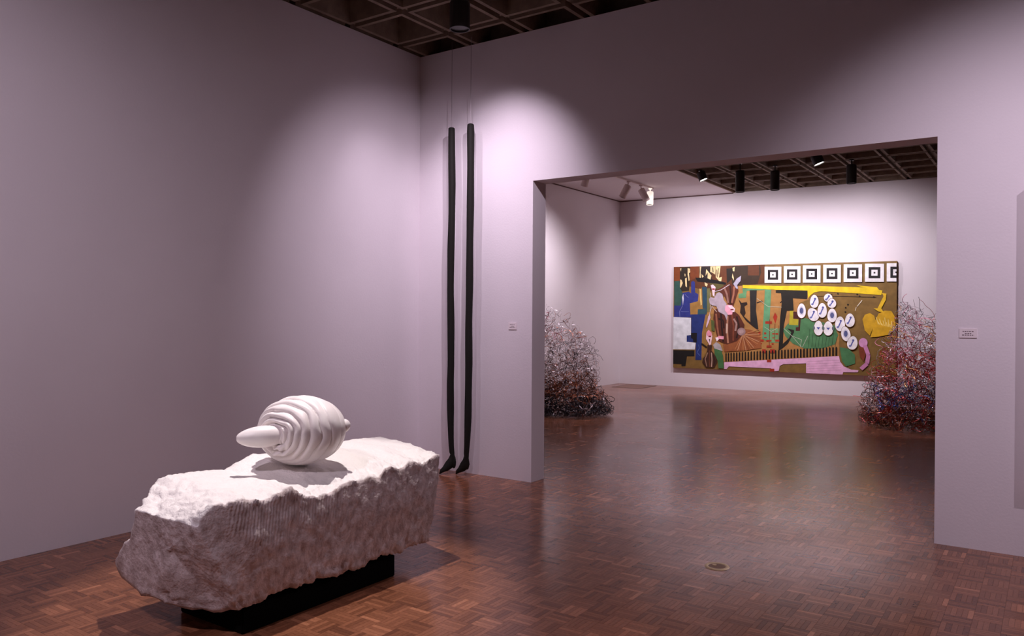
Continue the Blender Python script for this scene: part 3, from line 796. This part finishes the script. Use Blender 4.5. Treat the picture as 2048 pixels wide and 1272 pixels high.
# gourds and flowers
S = Shapes()
S.poly([(600, 745), (640, 640), (720, 650), (790, 690), (805, 800), (650, 822), (500, 832), (488, 770)], (146, 86, 48), P3)
for k in range(16):
    a = R(-20 + k * 9); S.line([(650, 690), (650 + 150 * math.cos(a), 690 + 135 * math.sin(a))], 0.009, ((190, 130, 80), (120, 54, 30), (205, 160, 120))[k % 3])
S.poly([(440, 322), (500, 290), (548, 276), (602, 290), (614, 330), (592, 395), (572, 455), (530, 445), (505, 385), (470, 345)], (92, 44, 28), P3)
S.poly([(415, 490), (450, 470), (560, 480), (620, 530), (665, 610), (652, 690), (602, 745), (522, 772), (450, 742), (425, 650), (408, 560)], (86, 42, 27), P3)
for pts, c in (([(430, 520), (440, 620), (455, 720)], (150, 92, 66)), ([(470, 500), (476, 620), (490, 750)], (40, 22, 16)), ([(525, 540), (522, 660), (530, 760)], (176, 124, 96)),
               ([(560, 520), (575, 620), (572, 740)], (120, 62, 40)), ([(600, 540), (620, 620), (600, 720)], (44, 24, 18)), ([(450, 560), (490, 575), (495, 640)], (40, 22, 16)),
               ([(500, 310), (520, 360), (530, 430)], (150, 110, 96)), ([(545, 290), (552, 360), (548, 440)], (50, 26, 20)), ([(580, 295), (575, 360), (560, 430)], (160, 104, 80)), ([(520, 600), (518, 680)], (200, 170, 150)),
               ([(575, 560), (600, 600), (590, 660)], (160, 130, 120))):
    S.line(pts, 0.035, c)
S.oval(640, 665, 34, 32, (150, 122, 118), P3); S.oval(640, 665, 18, 17, (168, 142, 138), P3)
S.poly([(800, 180), (862, 200), (872, 400), (812, 385)], (84, 94, 48), PB)
S.line([(812, 660), (812, 1080)], 0.010, (200, 190, 170), PA)
S.line([(1240, 480), (1050, 600), (900, 640)], 0.014, (196, 186, 188), PA)
S.line([(850, 960), (800, 1120), (720, 1400)], 0.012, (190, 168, 160), PA); S.line([(850, 965), (960, 1090)], 0.010, (200, 180, 165), PA)
S.poly([(780, 800), (830, 760), (900, 780), (950, 680), (1010, 650), (1080, 690), (1110, 820), (1170, 900), (1205, 1100), (1180, 1272), (1130, 1150), (1000, 1085), (950, 960), (850, 940), (800, 900)], (178, 164, 172), PA)
S.poly([(1150, 950), (1200, 928), (1300, 938), (1332, 1000), (1300, 1142), (1210, 1150), (1138, 1050)], (238, 168, 186), PA)
S.poly([(1200, 945), (1300, 950), (1360, 1010), (1350, 1090), (1300, 1080), (1260, 1010)], (244, 222, 226), PA); S.rect(1262, 1018, 1332, 1050, (120, 30, 40), PA)
S.poly([(820, 500), (870, 478), (932, 540), (912, 622), (905, 752), (868, 720), (850, 600)], (242, 208, 214), PA); S.rect(855, 565, 912, 600, (150, 40, 50), PA)
S.poly([(572, 275), (600, 232), (636, 208), (632, 250), (604, 284), (612, 314), (596, 312)], (172, 168, 184), P3)
S.poly([(745, 120), (780, 70), (790, 140), (720, 330), (705, 320), (735, 180)], (208, 180, 196), PB)
S.poly([(735, 655), (822, 655), (812, 760), (905, 900), (917, 980), (862, 1085), (710, 1085), (635, 980), (650, 910), (720, 840)], (66, 38, 26), PB)
for pts, c in (([(740, 800), (690, 920), (720, 1060)], (150, 116, 96)), ([(775, 760), (770, 920), (780, 1070)], (104, 58, 40)), ([(810, 800), (820, 940), (812, 1070)], (190, 160, 140)), ([(840, 850), (880, 960), (850, 1050)], (40, 24, 18))):
    S.line(pts, 0.02, c, PB)
S.poly([(860, 700), (990, 740), (1030, 850), (1046, 1100), (945, 1096), (930, 960), (872, 830)], (66, 110, 64), PB)
S.poly([(840, 655), (900, 598), (980, 650), (1024, 770), (865, 722)], (172, 166, 166), PB)
S.poly([(715, 420), (755, 370), (810, 420), (826, 490), (802, 640), (775, 662), (740, 600), (705, 540)], (236, 204, 208), PB)
S.poly([(718, 420), (756, 372), (810, 420), (820, 482), (725, 484)], (226, 146, 164), PB); S.rect(752, 482, 802, 508, (120, 30, 40), PB); S.poly([(760, 540), (785, 550), (775, 620)], (30, 24, 24), PB)
S.poly([(885, 520), (960, 482), (1046, 490), (1040, 548), (960, 540), (912, 592)], (232, 160, 176), PB); S.poly([(885, 515), (940, 515), (945, 545), (910, 590)], (246, 234, 236), PB)
S.line([(620, 630), (720, 700)], 0.03, (30, 24, 18), PB)
S.done('painted_gourds')
# heart and pink drop
S = Shapes()
S.poly([(1630, 560), (1650, 522), (1690, 508), (1725, 530), (1737, 570), (1720, 622), (1690, 692), (1650, 650)], (208, 162, 36), P3)
S.poly([(1735, 570), (1760, 512), (1810, 488), (1862, 490), (1895, 540), (1899, 620), (1850, 682), (1760, 700), (1695, 705)], (214, 166, 34), P3)
S.poly([(1785, 345), (1822, 350), (1818, 400), (1782, 470), (1800, 500), (1760, 496), (1720, 470), (1752, 470), (1775, 420), (1800, 370)], (226, 184, 40), P3)
for k in range(10): S.line([(1740 + k * 14, 540 + (k * 37) % 60), (1760 + k * 12, 600 + (k * 53) % 50)], 0.012, (242, 214, 120))
S.oval(1637, 750, 36, 38, (214, 154, 196), P3); S.line([(1650, 770), (1680, 850), (1670, 920), (1620, 965)], 0.07, (200, 134, 176)); S.poly([(1600, 780), (1640, 790), (1660, 850), (1640, 900), (1610, 860)], (126, 60, 36), P3)
S.done('painted_heart')
for k, (ex, ey, rx, ry, ro) in enumerate(((1133, 492, 35, 60, 0), (1237, 415, 35, 53, 0), (1350, 385, 35, 33, 0), (1380, 430, 35, 38, 0), (1228, 522, 43, 56, -30), (1302, 488, 38, 60, 0), (1383, 528, 38, 56, 0),
                                       (1448, 597, 40, 60, 0), (1528, 567, 39, 55, 0), (1272, 632, 37, 60, 0), (1352, 635, 39, 58, 0), (1495, 678, 37, 60, -12), (1550, 752, 42, 55, 10))):
    S = Shapes(); S.oval(ex, ey, rx + 3, ry + 3, (120, 84, 44), P3, R(ro), e=0.12); S.oval(ex, ey, rx, ry, (234, 232, 232), P3, R(ro), e=0.12)
    if k in (0, 6, 11): S.oval(ex, ey, rx * .62, ry * .6, (206, 204, 214)); S.oval(ex, ey, rx * .42, ry * .42, (84, 92, 134))
    elif k in (9, 10): S.poly([(ex - 16, ey - 6), (ex + 16, ey - 6), (ex, ey + 14)], (70, 78, 150), P3); S.oval(ex - rx, ey, 9, 16, (96, 110, 110)); S.oval(ex + rx, ey, 9, 16, (96, 110, 110))
    else:
        S.line([(ex - 14, ey + ry * .5), (ex - 2, ey), (ex + 12, ey - ry * .45)], 0.022, (84, 92, 160)); S.oval(ex + 6, ey - ry * .4, 9, 8, (80, 86, 150)); S.oval(ex - rx * .45, ey + ry * .45, 10, 8, (110, 116, 170))
    S.done('painted_egg')
for k, (x0, y0, x1, y1) in enumerate(((830, 134, 967, 266), (987, 128, 1124, 265), (1143, 122, 1287, 263), (1309, 117, 1452, 261), (1475, 112, 1624, 257), (1648, 107, 1802, 255), (1824, 103, 1978, 252))):
    S = Shapes(); cx, cy = (x0 + x1) / 2, (y0 + y1) / 2; hx, hy = (x1 - x0) / 2, (y1 - y0) / 2
    for f_, c in ((1.0, (232, 230, 230)), (0.62, (22, 18, 20)), (0.33, (232, 230, 230)), (0.09, (20, 18, 20))):
        if cx - hx * f_ > 1902: continue
        S.rect(cx - hx * f_, cy - hy * f_ + 0.012 * hx * f_, min(cx + hx * f_, 1903), cy + hy * f_, c, P3)
    S.done('target_square')

# ------------------------------------------------------------------ tangled wire bushes
WM = {n: mat('wire_' + n, c, r, mt) for n, c, r, mt in (
    ('silver', srgb(214, 204, 206), 0.30, 0.5), ('red', srgb(178, 52, 46), 0.35, 0.3), ('copper', srgb(190, 112, 70), 0.35, 0.4), ('brown', srgb(116, 62, 42), 0.4, 0.3),
    ('black', srgb(40, 36, 42), 0.35, 0.3), ('blue', srgb(56, 84, 156), 0.35, 0.3), ('pink', srgb(222, 140, 156), 0.4, 0.3), ('gold', srgb(226, 164, 76), 0.35, 0.4))}
def strand_mesh(name, strands):
    V, Fc = [], []
    for pts, r in strands:
        n = len(pts)
        for i in range(n):
            d = pts[min(i + 1, n - 1)] - pts[max(i - 1, 0)]
            ln = np.linalg.norm(d) + 1e-9; d = d / ln
            a = np.cross(d, (0.31, 0.67, 0.67)); a /= (np.linalg.norm(a) + 1e-9); b_ = np.cross(d, a)
            k0 = len(V)
            for q in range(3):
                an = 2 * math.pi * q / 3; V.append(tuple(pts[i] + r * (a * math.cos(an) + b_ * math.sin(an))))
            if i:
                for q in range(3): Fc.append((k0 - 3 + q, k0 - 3 + (q + 1) % 3, k0 + (q + 1) % 3, k0 + q))
    me = bpy.data.meshes.new(name); me.from_pydata(V, [], Fc); return me
def bush(name, loc, label, profile, count, pick, seed):
    """profile(z) -> (centre x, centre y, radius) of the outline; pick(p) -> wire colour"""
    rng = np.random.default_rng(seed)
    root = empty(name, loc); tag(root, label, 'wire sculpture')
    zmax = profile(None); groups = {}
    for s in range(count):
        z = zmax * rng.beta(0.85, 2.1)
        cx, cy, rad = profile(z)
        a = rng.uniform(0, 2 * math.pi); rr = rad * math.sqrt(rng.uniform(0.02, 1.0)) * 0.98
        p = np.array([cx + rr * math.cos(a), cy + rr * math.sin(a), max(z, 0.012)])
        d = rng.normal(0, 1, 3); d[2] += 0.45; d[:2] += 0.35 * np.array([math.cos(a), math.sin(a)]); d /= np.linalg.norm(d)
        curl = rng.normal(0, 1, 3) * rng.uniform(0.2, 1.5)
        step = rng.uniform(0.012, 0.024); n = int(rng.integers(10, 26)); stray = rng.random() < 0.10 + 0.25 * z / zmax; pts = [p.copy()]
        for k in range(n):
            d = d + np.cross(curl, d) * 0.22 + rng.normal(0, 0.16, 3)
            q = pts[-1]; cx, cy, rad = profile(min(max(q[2], 0), zmax))
            off = q[:2] - (cx, cy); dist = np.linalg.norm(off)
            if dist > rad and not stray: d[:2] -= 0.45 * off / (dist + 1e-6)
            if q[2] < 0.04: d[2] = abs(d[2]) + 0.1
            d /= np.linalg.norm(d); nx = q + d * step; nx[2] = max(nx[2], 0.008); pts.append(nx)
        c = pick(pts[len(pts) // 2], rng)
        groups.setdefault(c, []).append((np.array(pts), rng.uniform(0.0026, 0.0050) * (1.0 if z < 0.5 else 0.95 if c in ('red', 'pink', 'gold') else 0.68)))
    for c, st in groups.items():
        me = strand_mesh(c + '_wire', st); me.materials.append(WM[c])
        o = link(c + '_wire', me, root); o['kind'] = 'stuff'; o['label'] = 'tangled %s wire strands' % c
    return root
def prof_r(z):
    if z is None: return 1.72
    t = [0.0, 0.25, 0.5, 0.8, 1.1, 1.35, 1.55, 1.72]
    return (float(np.interp(z, t, [.10, .10, .12, .10, .08, .02, -.12, -.18])), float(np.interp(z, t, [0, 0, 0, 0, 0, 0, 0, 0])), float(np.interp(z, t, [.84, .86, .80, .68, .52, .36, .16, .04])))
def pick_r(p, rng):
    z = p[2]; x = p[0] - p[1] * 0.5; u = rng.random()
    if z < 0.28: return 'brown' if u < .45 else 'black' if u < .65 else 'red' if u < .85 else 'copper'
    if z < 0.62 and -0.30 < x < 0.12 and u < .5: return 'blue'
    if z < 0.62: return 'black' if u < .24 else 'silver' if u < .48 else 'brown' if u < .64 else 'red' if u < .93 else 'blue'
    if z < 1.05: return 'red' if u < .46 else 'pink' if u < .60 else 'silver' if u < .78 else 'copper' if u < .90 else 'gold' if u < .96 else 'black'
    return 'silver' if u < .52 else 'pink' if u < .72 else 'red' if u < .82 else 'gold' if u < .92 else 'black'
bush('wire_tangle', (3.66, 6.18, 0), 'tall bushy tangle of red, blue and silver wire before the painting', prof_r, 2600, pick_r, 3)
def prof_l(z):
    if z is None: return 1.56
    t = [0.0, 0.2, 0.4, 0.7, 1.0, 1.25, 1.45, 1.56]
    return (float(np.interp(z, t, [.10, .08, -.02, -.02, -.02, -.14, -.25, -.3])), 0.0, float(np.interp(z, t, [.60, .64, .50, .50, .50, .34, .18, .06])))
def pick_l(p, rng):
    z = p[2]; u = rng.random()
    if z < 0.26: return 'black' if u < .86 else 'silver' if u < .92 else 'brown'
    if z < 0.62: return 'brown' if u < .45 else 'copper' if u < .72 else 'black' if u < .9 else 'silver'
    if z < 1.15: return 'silver' if u < .5 else 'black' if u < .68 else 'brown' if u < .9 else 'copper'
    return 'silver' if u < .5 else 'copper' if u < .75 else 'pink' if u < .88 else 'brown'
bush('wire_tangle', (-0.92, 4.42, 0), 'bushy tangle of dark and copper wire half hidden behind the left jamb', prof_l, 1700, pick_l, 5)
